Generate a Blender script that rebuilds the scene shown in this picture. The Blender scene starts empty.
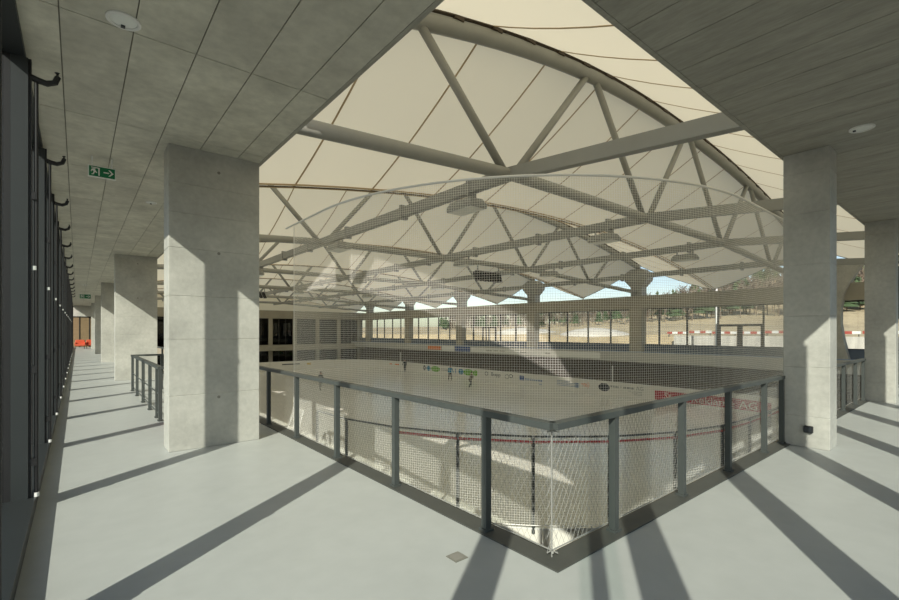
import bpy, bmesh, math, random
from mathutils import Vector, Matrix
random.seed(7)
R = math.radians
C = bpy.context.scene.collection
SC = bpy.context.scene

# ------------------------------------------------------------------ camera
cam_d = bpy.data.cameras.new('camera'); cam = bpy.data.objects.new('camera', cam_d); C.objects.link(cam)
cam_d.sensor_width = 36; cam_d.lens = 451 / 899 * 36; cam_d.shift_y = 31 / 899
cam_d.clip_start = 0.05; cam_d.clip_end = 2000
cam.location = (0, 0, 1.7); cam.rotation_euler = (R(90), 0, R(-39.5))
SC.camera = cam
# ------------------------------------------------------------------ sky, sun, exposure
W = bpy.data.worlds.new('sky'); SC.world = W; W.use_nodes = True
wn = W.node_tree.nodes; wl = W.node_tree.links
sky = wn.new('ShaderNodeTexSky'); sky.sky_type = 'NISHITA'; sky.sun_disc = False
sky.sun_elevation = R(33); sky.sun_rotation = R(235); sky.air_density = 1.0; sky.dust_density = 1.2; sky.altitude = 500
tint = wn.new('ShaderNodeMix'); tint.data_type = 'RGBA'; tint.blend_type = 'MULTIPLY'; tint.inputs['Factor'].default_value = 1.0
tint.inputs['B'].default_value = (1.0, 0.98, 0.94, 1)
wl.new(sky.outputs[0], tint.inputs['A']); wl.new(tint.outputs['Result'], wn['Background'].inputs[0]); wn['Background'].inputs[1].default_value = 0.15
sun_d = bpy.data.lights.new('sun', 'SUN'); sun = bpy.data.objects.new('sun', sun_d); C.objects.link(sun)
sun_d.energy = 6.7; sun_d.angle = R(0.53); sun_d.color = (1.0, 0.935, 0.83)
AZ, EL = R(55), R(33)
sdir = Vector((math.sin(AZ) * math.cos(EL), math.cos(AZ) * math.cos(EL), -math.sin(EL)))
sun.rotation_euler = sdir.to_track_quat('-Z', 'Y').to_euler()
sun.location = (-30, -20, 30)
SC.view_settings.view_transform = 'Standard'; SC.view_settings.look = 'None'
SC.view_settings.gamma = 1; SC.view_settings.use_curve_mapping = False
SC.view_settings.exposure = 0.0

# ------------------------------------------------------------------ materials
MATS = {}
def mat(name, col, rough=0.6, metal=0.0, var=0.0, scale=3.0, bump=0.0, bscale=60.0, stretch=(1, 1, 1), spec=0.5, var2=0.0, scale2=25.0):
    m = bpy.data.materials.new(name); m.use_nodes = True; nt = m.node_tree; n = nt.nodes; l = nt.links
    b = n['Principled BSDF']; b.inputs['Roughness'].default_value = rough; b.inputs['Metallic'].default_value = metal
    b.inputs['Specular IOR Level'].default_value = spec
    b.inputs['Base Color'].default_value = (*col, 1)
    if var > 0 or bump > 0:
        g = n.new('ShaderNodeNewGeometry'); mp = n.new('ShaderNodeMapping'); mp.inputs['Scale'].default_value = stretch
        l.new(g.outputs['Position'], mp.inputs['Vector'])
    if var > 0:
        t = n.new('ShaderNodeTexNoise'); t.inputs['Scale'].default_value = scale; t.inputs['Detail'].default_value = 6; t.inputs['Roughness'].default_value = 0.62
        l.new(mp.outputs[0], t.inputs['Vector'])
        r = n.new('ShaderNodeMapRange'); r.inputs[1].default_value = 0.3; r.inputs[2].default_value = 0.7
        r.inputs[3].default_value = 1 - var; r.inputs[4].default_value = 1 + var
        l.new(t.outputs[0], r.inputs[0])
        out = r.outputs[0]
        if var2 > 0:
            t2 = n.new('ShaderNodeTexNoise'); t2.inputs['Scale'].default_value = scale2; t2.inputs['Detail'].default_value = 4
            l.new(mp.outputs[0], t2.inputs['Vector'])
            r2 = n.new('ShaderNodeMapRange'); r2.inputs[1].default_value = 0.3; r2.inputs[2].default_value = 0.7
            r2.inputs[3].default_value = 1 - var2; r2.inputs[4].default_value = 1 + var2
            l.new(t2.outputs[0], r2.inputs[0])
            mm = n.new('ShaderNodeMath'); mm.operation = 'MULTIPLY'; l.new(out, mm.inputs[0]); l.new(r2.outputs[0], mm.inputs[1]); out = mm.outputs[0]
        v = n.new('ShaderNodeVectorMath'); v.operation = 'SCALE'; v.inputs[0].default_value = col
        l.new(out, v.inputs['Scale']); l.new(v.outputs[0], b.inputs['Base Color'])
    if bump > 0:
        t3 = n.new('ShaderNodeTexNoise'); t3.inputs['Scale'].default_value = bscale; t3.inputs['Detail'].default_value = 4
        l.new(mp.outputs[0], t3.inputs['Vector'])
        bp = n.new('ShaderNodeBump'); bp.inputs['Strength'].default_value = bump; bp.inputs['Distance'].default_value = 0.01
        l.new(t3.outputs[0], bp.inputs['Height']); l.new(bp.outputs[0], b.inputs['Normal'])
    MATS[name] = m
    return m
def glass(name, tint=(0.93, 0.96, 0.95), rough=0.0):
    m = bpy.data.materials.new(name); m.use_nodes = True; nt = m.node_tree; n = nt.nodes; l = nt.links
    n.remove(n['Principled BSDF'])
    tr = n.new('ShaderNodeBsdfTransparent'); tr.inputs[0].default_value = (*tint, 1)
    gl = n.new('ShaderNodeBsdfGlossy'); gl.inputs['Roughness'].default_value = rough
    lw = n.new('ShaderNodeLayerWeight'); lw.inputs[0].default_value = 0.5      # Facing = 1 - |cos|
    pw = n.new('ShaderNodeMath'); pw.operation = 'POWER'; pw.inputs[1].default_value = 5; l.new(lw.outputs['Facing'], pw.inputs[0])
    fr = n.new('ShaderNodeMath'); fr.operation = 'MULTIPLY_ADD'; fr.inputs[1].default_value = 0.9; fr.inputs[2].default_value = 0.035; l.new(pw.outputs[0], fr.inputs[0])
    mx = n.new('ShaderNodeMixShader'); l.new(fr.outputs[0], mx.inputs[0]); l.new(tr.outputs[0], mx.inputs[1]); l.new(gl.outputs[0], mx.inputs[2])
    l.new(mx.outputs[0], n['Material Output'].inputs[0]); MATS[name] = m; return m
def membrane(name, refl, trans):
    m = bpy.data.materials.new(name); m.use_nodes = True; nt = m.node_tree; n = nt.nodes; l = nt.links
    n.remove(n['Principled BSDF'])
    d = n.new('ShaderNodeBsdfDiffuse'); d.inputs[0].default_value = (*refl, 1)
    t = n.new('ShaderNodeBsdfTranslucent'); t.inputs[0].default_value = (*trans, 1)
    a = n.new('ShaderNodeAddShader'); l.new(d.outputs[0], a.inputs[0]); l.new(t.outputs[0], a.inputs[1])
    l.new(a.outputs[0], n['Material Output'].inputs[0]); MATS[name] = m; return m

mat('concrete', (0.41, 0.405, 0.365), 0.75, var=0.17, scale=1.3, bump=0.25, bscale=35, var2=0.07, scale2=14)
mat('concrete_soffit', (0.55, 0.535, 0.45), 0.75, var=0.2, scale=1.6, bump=0.25, bscale=30, var2=0.09, scale2=9)
mat('concrete_soffit_dark', (0.51, 0.495, 0.42), 0.75, var=0.15, scale=1.4, bump=0.25, bscale=30, var2=0.09, scale2=9)
mat('concrete_plank', (0.34, 0.33, 0.28), 0.75, var=0.16, scale=1.5, bump=0.3, bscale=30, stretch=(5, 1, 1), var2=0.08, scale2=8)
mat('concrete_warm', (0.37, 0.34, 0.27), 0.8, var=0.1, scale=0.8)
mat('joint', (0.22, 0.21, 0.18), 0.9)
mat('floor_screed', (0.40, 0.415, 0.395), 0.42, var=0.05, scale=0.7, bump=0.03, bscale=20, stretch=(1, 1, 1), var2=0.03, scale2=5, spec=0.35)
mat('rail_steel', (0.062, 0.070, 0.066), 0.5, metal=0.1, var=0.06, scale=8)
mat('plate_steel', (0.075, 0.078, 0.07), 0.55, metal=0.2, var=0.08, scale=6)
mat('anthracite', (0.022, 0.026, 0.027), 0.5, metal=0.0, var=0.05, scale=5)
mat('black_metal', (0.012, 0.012, 0.013), 0.5)
mat('frame_dark', (0.045, 0.04, 0.034), 0.5)
mat('arch_steel', (0.30, 0.30, 0.27), 0.5, var=0.05, scale=2)
mat('beam_steel', (0.29, 0.295, 0.275), 0.45, var=0.04, scale=2)
mat('wire', (0.26, 0.26, 0.24), 0.6)
mat('white_paint', (0.75, 0.75, 0.72), 0.5)
mat('fascia_grey', (0.46, 0.455, 0.42), 0.6, var=0.04, scale=1)
mat('board_white', (0.72, 0.70, 0.63), 0.4, var=0.02, scale=2)
mat('ice', (0.74, 0.725, 0.66), 0.22, var=0.05, scale=0.35, stretch=(1, 0.25, 1), spec=0.4)
mat('red', (0.55, 0.03, 0.03), 0.5)
mat('barrier_red', (0.38, 0.07, 0.05), 0.6)
mat('banner_red', (0.42, 0.025, 0.035), 0.5)
mat('orange', (0.75, 0.20, 0.03), 0.5)
mat('orange_red', (0.55, 0.09, 0.04), 0.55)
mat('yellow', (0.60, 0.42, 0.04), 0.5)
mat('green', (0.18, 0.42, 0.05), 0.5)
mat('sign_green', (0.0, 0.16, 0.06), 0.4)
mat('blue', (0.05, 0.10, 0.28), 0.5)
mat('blue_cloth', (0.04, 0.22, 0.36), 0.8)
mat('blue_grey', (0.25, 0.32, 0.45), 0.5)
mat('ink', (0.03, 0.035, 0.04), 0.5)
mat('grey_ink', (0.30, 0.30, 0.28), 0.5)
mat('seam_brown', (0.50, 0.37, 0.21), 0.7)
mat('cable_dark', (0.07, 0.05, 0.03), 0.7)
mat('dark_cloth', (0.02, 0.022, 0.026), 0.8)
mat('skin', (0.5, 0.3, 0.22), 0.6)
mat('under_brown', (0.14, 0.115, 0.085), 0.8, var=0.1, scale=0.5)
mat('wood', (0.20, 0.14, 0.075), 0.6, var=0.12, scale=1.2, stretch=(1, 1, 6))
mat('seat_blue', (0.10, 0.13, 0.18), 0.6)
mat('earth', (0.42, 0.33, 0.20), 0.95, var=0.25, scale=0.08, var2=0.15, scale2=0.6)
mat('asphalt', (0.16, 0.155, 0.145), 0.95, var=0.15, scale=0.3)
mat('gravel', (0.50, 0.46, 0.40), 0.95, var=0.15, scale=0.3, var2=0.1, scale2=3)
mat('wall_conc', (0.52, 0.49, 0.43), 0.85, var=0.2, scale=1.0, stretch=(1, 3, 0.4))
mat('conifer', (0.045, 0.075, 0.03), 0.9, var=0.3, scale=0.8)
mat('bare_wood', (0.15, 0.125, 0.095), 0.95, var=0.3, scale=0.8)
mat('bark', (0.16, 0.12, 0.085), 0.95, var=0.2, scale=1)
mat('lamp_white', (0.78, 0.80, 0.76), 0.35)
mat('drain', (0.24, 0.235, 0.20), 0.5, metal=0.4)
glass('pane_glass'); glass('plexi', (0.96, 0.97, 0.96)); glass('dark_glass', (0.22, 0.21, 0.18))
membrane('net_cord', (0.84, 0.83, 0.79), (0.12, 0.118, 0.11))
membrane('fabric', (0.70, 0.655, 0.54), (0.258, 0.242, 0.184))

# ------------------------------------------------------------------ helpers
class MB:
    def __init__(s): s.v = []; s.f = []; s.mi = []; s.cur = 0
    def add(s, vs, fs):
        o = len(s.v); s.v += [tuple(v) for v in vs]; s.f += [tuple(i + o for i in f) for f in fs]; s.mi += [s.cur] * len(fs); return s
    def box(s, x0, x1, y0, y1, z0, z1):
        return s.add([(x0, y0, z0), (x1, y0, z0), (x1, y1, z0), (x0, y1, z0), (x0, y0, z1), (x1, y0, z1), (x1, y1, z1), (x0, y1, z1)],
                     [(3, 2, 1, 0), (4, 5, 6, 7), (0, 1, 5, 4), (1, 2, 6, 5), (2, 3, 7, 6), (3, 0, 4, 7)])
    def bevbox(s, x0, x1, y0, y1, z0, z1, b):
        # box with chamfered vertical and horizontal edges (two-step prism)
        def ring(z, i):
            return [(x0 + i + b, y0 + i, z), (x1 - i - b, y0 + i, z), (x1 - i, y0 + i + b, z), (x1 - i, y1 - i - b, z), (x1 - i - b, y1 - i, z), (x0 + i + b, y1 - i, z), (x0 + i, y1 - i - b, z), (x0 + i, y0 + i + b, z)]
        rs = [ring(z0, b), ring(z0 + b, 0), ring(z1 - b, 0), ring(z1, b)]
        return s.loft(rs, True)
    def loft(s, rings, cap=True):
        n = len(rings[0]); vs = [p for r in rings for p in r]; fs = []
        for k in range(len(rings) - 1):
            for i in range(n):
                j = (i + 1) % n; fs.append((k * n + i, k * n + j, (k + 1) * n + j, (k + 1) * n + i))
        if cap: fs.append(tuple(range(n - 1, -1, -1))); fs.append(tuple((len(rings) - 1) * n + i for i in range(n)))
        return s.add(vs, fs)
    def tube(s, pts, r, n=8, rect=None, up=Vector((0, 0, 1))):
        pts = [Vector(p) for p in pts]; rings = []
        for i, p in enumerate(pts):
            a = pts[max(i - 1, 0)]; b = pts[min(i + 1, len(pts) - 1)]; t = (b - a).normalized()
            u = up if abs(t.dot(up)) < 0.99 else Vector((1, 0, 0))
            sx = t.cross(u).normalized(); sy = sx.cross(t).normalized()
            rr = r[i] if isinstance(r, (list, tuple)) else r
            if rect:
                w, h = rect; rings.append([p + sx * a_ * w / 2 + sy * b_ * h / 2 for a_, b_ in ((-1, -1), (1, -1), (1, 1), (-1, 1))])
            else:
                rings.append([p + (sx * math.cos(2 * math.pi * k / n) + sy * math.sin(2 * math.pi * k / n)) * rr for k in range(n)])
        return s.loft(rings, True)
    def cyl(s, c, r, z0, z1, n=20):
        return s.loft([[(c[0] + r * math.cos(2 * math.pi * k / n), c[1] + r * math.sin(2 * math.pi * k / n), z) for k in range(n)] for z in (z0, z1)])
    def mesh(s, name, mats, smooth=False):
        me = bpy.data.meshes.new(name); me.from_pydata(s.v, [], s.f)
        for m in (mats if isinstance(mats, (list, tuple)) else [mats]): me.materials.append(MATS[m])
        for p, i in zip(me.polygons, s.mi): p.material_index = i
        if smooth:
            for p in me.polygons: p.use_smooth = True
        bm = bmesh.new(); bm.from_mesh(me); bmesh.ops.recalc_face_normals(bm, faces=bm.faces); bm.to_mesh(me); bm.free()
        me.update(); return me
    def build(s, name, mats, parent=None, smooth=False):
        return link(name, s.mesh(name, mats, smooth), parent)
def link(name, me, parent=None, loc=None):
    o = bpy.data.objects.new(name, me); C.objects.link(o)
    if parent is not None: o.parent = parent
    if loc is not None: o.location = loc
    return o
def tag(o, label, cat, group=None):
    o['label'] = label; o['category'] = cat
    if group: o['group'] = group
    return o
def thing(name, label, cat, loc=(0, 0, 0), group=None, rz=0):
    o = link(name, None, None, loc); o.rotation_euler = (0, 0, rz); o.empty_display_size = 0.2
    return tag(o, label, cat, group)
def struct(name, label=None, loc=(0, 0, 0)):
    o = link(name, None, None, loc); o['kind'] = 'structure'
    if label: o['label'] = label
    return o
def smesh(mb, name, m, label=None):
    o = mb.build(name, m); o['kind'] = 'structure'
    if label: o['label'] = label
    return o
def text_mesh(body, size, m, width=None):
    cu = bpy.data.curves.new('t', 'FONT'); cu.body = body; cu.size = size; cu.extrude = 0.004; cu.resolution_u = 2
    o = bpy.data.objects.new('t', cu); C.objects.link(o)
    dg = bpy.context.evaluated_depsgraph_get(); me = bpy.data.meshes.new_from_object(o.evaluated_get(dg))
    bpy.data.objects.remove(o); bpy.data.curves.remove(cu)
    me.materials.clear(); me.materials.append(MATS[m])
    if width:
        w = max(v.co.x for v in me.vertices) - min(v.co.x for v in me.vertices)
        for v in me.vertices: v.co.x *= width / w
    return me
MX_NEGX = Matrix(((0, 0, -1), (-1, 0, 0), (0, 1, 0))).to_4x4()   # local x -> -Y, y -> Z, z -> -X
MX_NEGY = Matrix(((1, 0, 0), (0, 0, -1), (0, 1, 0))).to_4x4()    # local x -> X, y -> Z, z -> -Y
def put(name, me, parent, mx, loc):
    o = link(name, me, parent); o.matrix_local = Matrix.Translation(loc) @ mx; return o
ORD = ['first', 'second', 'third', 'fourth', 'fifth', 'sixth', 'seventh', 'eighth', 'ninth', 'tenth', 'eleventh', 'twelfth']

# ------------------------------------------------------------------ dimensions
ZC = 4.33           # soffit
ICE = -3.9
XV, YV = 2.2, 2.05  # slab edges of the roof void
XF = 38.0           # far column line
YE = 71.0           # end wall
AY = [8.2 + 11.8 * k for k in range(6)]
FX = -0.36; FY = -0.40  # inner faces of the two glazed facades
RX0, RX1, RY0, RY1, RR = 5.44, 35.2, 4.25, 64.2, 7.8   # rink boards

# ------------------------------------------------------------------ gallery floors
fl = struct('floor', 'pale grey polished concrete floor of the L-shaped gallery')
MB().box(-0.9, 2.60, -0.9, 62.0, -0.32, 0.0).build('slab', 'floor_screed', fl)
MB().box(2.60, 46.0, -0.9, 1.96, -0.32, 0.0).build('slab', 'floor_screed', fl)
smesh(MB().box(-0.9, 46, -0.9, YE, -4.2, ICE), 'floor_lower', 'floor_screed', 'lower level concrete floor around the rink')
# ------------------------------------------------------------------ soffit, in formwork panels
ce = struct('ceiling', 'board-marked exposed concrete soffit over the gallery')
mb = MB(); mb.box(-0.58, XV, -0.62, 62, ZC + 0.012, ZC + 0.5); mb.box(XV, 46, -0.62, YV, ZC + 0.012, ZC + 0.5)
mb.build('slab', 'joint', ce)
xs = [-0.58, -0.12, 0.38, 0.87, 1.37, 1.88, XV]
ys = [2.62] + [4.84 + 2.22 * k for k in range(26)]
g = 0.005
cache = {}
def panel(x0, x1, y0, y1, m, name='formwork_panel'):
    key = (round(x1 - x0, 3), round(y1 - y0, 3), m)
    if key not in cache:
        cache[key] = MB().box(g, x1 - x0 - g, g, y1 - y0 - g, 0, 0.06).mesh(name, m)
    o = link(name, cache[key], ce, (x0, y0, ZC)); return o
def sm(): return 'concrete_soffit' if random.random() < 0.6 else 'concrete_soffit_dark'
far = MB()
for i in range(len(xs) - 1):
    for j in range(len(ys) - 1):
        if ys[j] < 28: panel(xs[i], xs[i + 1], ys[j], ys[j + 1], sm())
        else: far.box(xs[i] + g, xs[i + 1] - g, ys[j] + g, ys[j + 1] - g, ZC, ZC + 0.06)
o = far.build('formwork_panel', 'concrete_soffit', ce); o['kind'] = 'stuff'
# corner and right wing: narrow planks running towards the rink
x = -0.58; k = 0
while x < 45:
    w = 0.46 if x < -0.5 else 0.5
    y1 = 2.62 if x < XV - 0.3 else YV
    x1 = x + w
    if x < XV < x1 - 0.01: x1 = XV
    for a, b in ((-0.62, 0.32), (0.32, y1)):
        if x < 26: panel(x, x1, a, b, 'concrete_plank')
    x = x1
o = MB().box(x if x < 26 else 26.2, 45, -0.62, YV, ZC, ZC + 0.05).build('formwork_panel', 'concrete_plank', ce)
# drip edge strips along the void
MB().box(XV, XV + 0.05, YV, 62, ZC - 0.0, ZC + 0.5).build('edge_strip', 'concrete_plank', ce)
MB().box(XV + 0.05, 46, YV, YV + 0.05, ZC - 0.0, ZC + 0.5).build('edge_strip', 'concrete_plank', ce)

# ------------------------------------------------------------------ glazed facades (left and behind the camera)
def facade(name, label, n, step, first, axis, rows):
    w = struct(name, label)
    def swap(mb):   # the back wall is the same construction with x and y exchanged
        if axis == 'x': mb.v = [(v[1], v[0], v[2]) for v in mb.v]
        return mb
    base = (FX, 0, 0) if axis == 'y' else (0, FY, 0)
    L0 = -0.75; L1 = first + step * n + 0.1
    link('sill', swap(MB().box(-0.32, 0.05, L0, L1, 0, 0.12)).mesh('sill', 'anthracite'), w, base)
    link('head_transom', swap(MB().box(-0.21, -0.02, L0, L1, 4.27, ZC + 0.002)).mesh('head_transom', 'anthracite'), w, base)
    hook = MB().tube([(0.0, 0.0, 4.12), (0.06, 0, 4.10), (0.13, 0, 4.09), (0.19, 0, 4.12), (0.21, 0, 4.18), (0.205, 0, 4.22)], [0.03, 0.032, 0.03, 0.027, 0.025, 0.022], 8)
    items = [('mullion', MB().box(-0.12, 0, -0.045, 0.045, 0.12, 4.27), 'anthracite'), ('mullion_web', MB().box(-0.30, -0.121, -0.04, 0.04, 0.12, 4.27), 'black_metal'),
             ('mullion_cap', MB().box(0.001, 0.022, -0.03, 0.03, 0.12, 4.27), 'black_metal'),
             ('casement_stile', MB().box(-0.21, -0.13, 0.05, 0.12, 0.12, 4.27), 'anthracite'),
             ('glass_pane', MB().box(-0.175, -0.163, 0.05, step - 0.05, 0.12, 4.27), 'pane_glass')]
    small = [('rod', MB().cyl((0.055, 0.0), 0.016, 0.14, 4.12, 10), 'black_metal'), ('rod_foot', MB().cyl((0.055, 0.0), 0.022, 0.12, 0.16, 10), 'white_paint'),
             ('spot', MB().cyl((0.04, 0.0), 0.022, 2.28, 2.32, 8), 'lamp_white'), ('hook', hook, 'black_metal')]
    small += [('clip', MB().box(0.0, 0.06, -0.03, 0.03, z, z + 0.07), 'black_metal') for z in (0.42, 1.30, 2.95)]
    ms = [(nm, swap(b).mesh(nm, m), False) for nm, b, m in items] + [(nm, swap(b).mesh(nm, m), True) for nm, b, m in small]
    for k in range(n):
        p = first + step * k
        loc = (FX, p, 0) if axis == 'y' else (p, FY, 0)
        for nm, me, sml in ms:
            if sml and not (rows[0] <= k < rows[1]): continue
            link(nm, me, w, loc)
    # closing bay at the corner of the two walls
    link('glass_pane', swap(MB().box(-0.175, -0.163, L0, first - 0.05, 0.12, 4.27)).mesh('glass_pane', 'pane_glass'), w, base)
    return w
facade('wall_left', 'dark framed glass facade along the gallery with deep anthracite mullions', 22, 2.72, 0.40, 'y', (1, 16))
facade('wall_back', 'dark framed glass facade behind the right wing of the gallery', 18, 2.235, 0.20, 'x', (2, 6))
MB().box(FX - 0.21, FX - 0.13, FY - 0.21, FY - 0.13, 0.0, ZC).build('corner_post', 'anthracite', bpy.data.objects['wall_left'])

# ------------------------------------------------------------------ corridor end (left wing)
w = struct('wall_end', 'end of the gallery corridor with timber clad wall')
MB().box(-0.7, 2.6, 60.6, 60.8, 3.2, ZC).build('lintel', 'concrete', w)
for k in range(4):
    MB().box(-0.62 + 0.80 * k, -0.62 + 0.80 * k + 0.74, 60.62, 60.70, 0.02, 3.2).build('timber_panel', 'wood', w)
for k in range(5):
    MB().box(-0.69 + 0.80 * k, -0.62 + 0.80 * k, 60.58, 60.74, 0.0, 3.2).build('post', 'black_metal', w)
MB().box(-0.7, 2.6, 60.58, 60.74, 3.12, 3.22).build('transom', 'black_metal', w)
def armchair(x, y, lab):
    t = thing('armchair', lab, 'chair', (x, y, 0), 'orange chairs at the corridor end')
    MB().bevbox(-0.36, 0.36, -0.30, 0.30, 0.25, 0.46, 0.04).build('seat', 'orange_red', t)
    MB().bevbox(-0.36, 0.36, 0.22, 0.36, 0.40, 0.85, 0.04).build('backrest', 'orange_red', t)
    for sx in (-1, 1):
        MB().bevbox(sx * 0.36 - 0.05, sx * 0.36 + 0.05, -0.30, 0.34, 0.30, 0.62, 0.03).build('armrest', 'orange_red', t)
        for sy in (-0.26, 0.28): MB().box(sx * 0.32 - 0.02, sx * 0.32 + 0.02, sy - 0.02, sy + 0.02, 0, 0.27).build('leg', 'black_metal', t)
armchair(0.18, 56.0, 'small orange armchair at corridor end beside the dark facade')
armchair(1.05 - 0.05, 56.3, 'small orange armchair at corridor end beside the concrete columns')

# ------------------------------------------------------------------ concrete columns of the gallery
def column(name, label, x0, x1, y0, y1, group, lifts, m='concrete', top=ZC + 0.004):
    t = thing(name, label, 'column', ((x0 + x1) / 2, (y0 + y1) / 2, 0), group)
    hx = (x1 - x0) / 2; hy = (y1 - y0) / 2; z = 0
    for h in lifts + [99]:
        z1 = min(z + h, top)
        if z1 - z > 0.01: MB().bevbox(-hx, hx, -hy, hy, z, z1, 0.006).build('concrete_lift', m, t)
        z = z1
        if z >= top: break
    # formwork tie holes on the face towards the viewer
    return t
LC = []
for k, y in enumerate([7.36, 19.1, 30.8, 42.4, 54.0]):
    LC.append(column('concrete_column', 'wide bare concrete wall column, ' + ORD[k] + ' from the railing corner along the dark facade', 0.98, 2.2, y, y + 0.45, 'columns of the long gallery', [0.78, 0.80, 0.62, 0.68, 0.5, 0.42]))
for k, x in enumerate([8.22, 14.80, 21.25, 27.6]):
    LC.append(column('concrete_column', 'slim bare concrete column, ' + ORD[k] + ' from the railing corner along the short gallery', x, x + 0.42, 1.5, 2.05, 'columns of the short gallery', [0.45, 0.72, 0.75, 0.75, 0.75, 0.6]))
tie = MB().loft([[(0.022 * math.cos(a * math.pi / 5), -r, 0.022 * math.sin(a * math.pi / 5)) for a in range(10)] for r in (0.0, 0.004)])
tm = tie.mesh('tie_hole', 'joint')
for c in LC[:3]:
    for dx, z in ((0.03, 0.72), (0.03, 2.85), (0.03, 4.05)): link('tie_hole', tm, c, (dx, -0.225, z))
sk = thing('socket_box', 'small black socket box on the sunlit concrete column', 'socket', (8.22, 1.74, 0.27))
MB().bevbox(-0.05, 0.0, -0.055, 0.055, -0.05, 0.05, 0.008).build('box', 'black_metal', sk)
MB().box(-0.058, -0.05, -0.04, 0.04, -0.035, 0.035).build('cover', 'ink', sk)

# ------------------------------------------------------------------ railings
def wire_mesh(name, parent, p0, p1, z0, z1, cell=0.062, r=0.0012):
    """diamond cable mesh between two points, as crossing wires clipped to the panel"""
    p0 = Vector(p0); p1 = Vector(p1); L = (p1 - p0).length; d = (p1 - p0) / L; H_ = z1 - z0
    mb = MB(); slope = 1.7
    nrm = Vector((-d.y, d.x, 0))
    run = H_ / slope; k = -int(run / cell) - 1
    while k * cell < L:
        for sgn in (1, -1):
            a = k * cell; b = a + run
            if sgn == 1: A, B = (a, 0.0), (b, H_)
            else: A, B = (a, H_), (b, 0.0)
            (sa, za), (sb, zb) = A, B
            if sb > L: zb = za + (zb - za) * (L - sa) / (sb - sa); sb = L
            if sa < 0: za = za + (zb - za) * (0 - sa) / (sb - sa); sa = 0
            if sb - sa > 0.02:
                off = nrm * (0.002 * sgn)
                P = p0 + d * sa + Vector((0, 0, z0 + za)) + off; Q = p0 + d * sb + Vector((0, 0, z0 + zb)) + off
                mb.tube([P, Q], r, 3)
        k += 1
    o = mb.build(name, 'wire', parent); o['kind'] = 'stuff'; return o
def railing_run(t, a, b, posts, inward, mesh=True, plate=True, cell=0.062):
    """a, b: ends of the centre line; posts: positions along it; inward: unit vector to the void"""
    a = Vector(a); b = Vector(b); d = (b - a).normalized(); up = Vector((0, 0, 1)); n = Vector(inward)
    MB().tube([a + up * 1.005, b + up * 1.005], 0, rect=(0.085, 0.05)).build('handrail', 'rail_steel', t)
    for s in posts:
        p = a + d * s
        po = MB().tube([p + up * 0.0, p + up * 0.98], 0, rect=(0.06, 0.06), up=d).build('post', 'rail_steel', t)
        q = p - n * 0.0
        MB().tube([p + up * 0.012, p + up * 0.03], 0, rect=(0.09, 0.09), up=d).build('post_foot', 'rail_steel', po)
    if mesh:
        e = n * 0.055
        for z in (0.06, 0.955): MB().tube([a + e + up * z, b + e + up * z], 0.005, 6).build('cable', 'wire', t)
        wire_mesh('wire_mesh', t, a + e, b + e, 0.06, 0.955, cell)
rl = thing('railing', 'dark grey steel railing with wire mesh around the corner of the void', 'railing', (0, 0, 0))
railing_run(rl, (2.68, 2.06, 0), (2.68, 9.9, 0), [0.70, 2.12, 3.56, 5.0, 6.36, 7.7], (1, 0, 0))
railing_run(rl, (2.68, 2.06, 0), (8.2, 2.06, 0), [0.82, 2.12, 3.38, 4.70, 5.50], (0, 1, 0))
MB().box(2.60, 2.80, 2.16, 9.9, -0.30, 0.012).build('edge_plate', 'plate_steel', rl)
MB().box(2.60, 8.24, 1.96, 2.16, -0.30, 0.012).build('edge_plate', 'plate_steel', rl)
MB().tube([(2.735, 2.115, 0.012), (2.735, 2.115, 0.98)], 0.005, 8).build('corner_cable', 'wire', rl)
for dz in (0.06, 0.955):
    MB().tube([(2.71, 2.09, dz), (2.75, 2.13, dz)], 0.010, 8).build('turnbuckle', 'wire', rl)
r2 = thing('railing', 'short dark steel railing between the two slim concrete columns', 'railing')
railing_run(r2, (8.66, 2.06, 0), (14.78, 2.06, 0), [0.1, 1.35, 2.6, 3.85, 5.1, 6.05], (0, 1, 0), cell=0.09)
MB().box(8.66, 14.78, 1.96, 2.16, -0.30, 0.012).build('edge_plate', 'plate_steel', r2)
r3 = thing('railing', 'dark steel railing beyond the second slim concrete column', 'railing')
railing_run(r3, (15.4, 2.06, 0), (21.2, 2.06, 0), [0.1, 1.35, 2.6, 3.85, 5.1, 5.7], (0, 1, 0), mesh=False)
MB().box(15.4, 21.2, 1.96, 2.16, -0.30, 0.012).build('edge_plate', 'plate_steel', r3)
# stair railing behind the first wide column
r4 = thing('stair_railing', 'dark steel railing around the stair opening behind the first wide column', 'railing')
pts = [(1.2, 10.0, 0), (1.2, 15.6, 0)]
railing_run(r4, pts[0], pts[1], [0.03, 0.45, 1.6, 2.9, 4.3, 5.57], (1, 0, 0), mesh=False)
MB().tube([(1.2, 15.6, 1.005), (2.62, 15.6, 1.005)], 0, rect=(0.085, 0.05)).build('handrail', 'rail_steel', r4)
MB().tube([(1.2, 10.0, 1.005), (2.62, 10.0, 1.005)], 0, rect=(0.085, 0.05)).build('handrail', 'rail_steel', r4)
for y in (10.0, 15.6):
    for x in (1.9, 2.6): MB().box(x - 0.03, x + 0.03, y - 0.03, y + 0.03, 0, 0.98).build('post', 'rail_steel', r4)
for z in (0.12, 0.5): MB().tube([(1.2, 10.03, z), (1.2, 15.6, z)], 0.012, 6).build('rail_bar', 'rail_steel', r4)
sg = thing('red_box', 'small red equipment box beside the stair railing', 'box', (1.55, 9.72, 0))
MB().bevbox(-0.18, 0.18, -0.12, 0.12, 0.0, 0.75, 0.02).build('body', 'banner_red', sg)
MB().box(-0.12, 0.12, -0.128, -0.12, 0.45, 0.62).build('door', 'red', sg)
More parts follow.
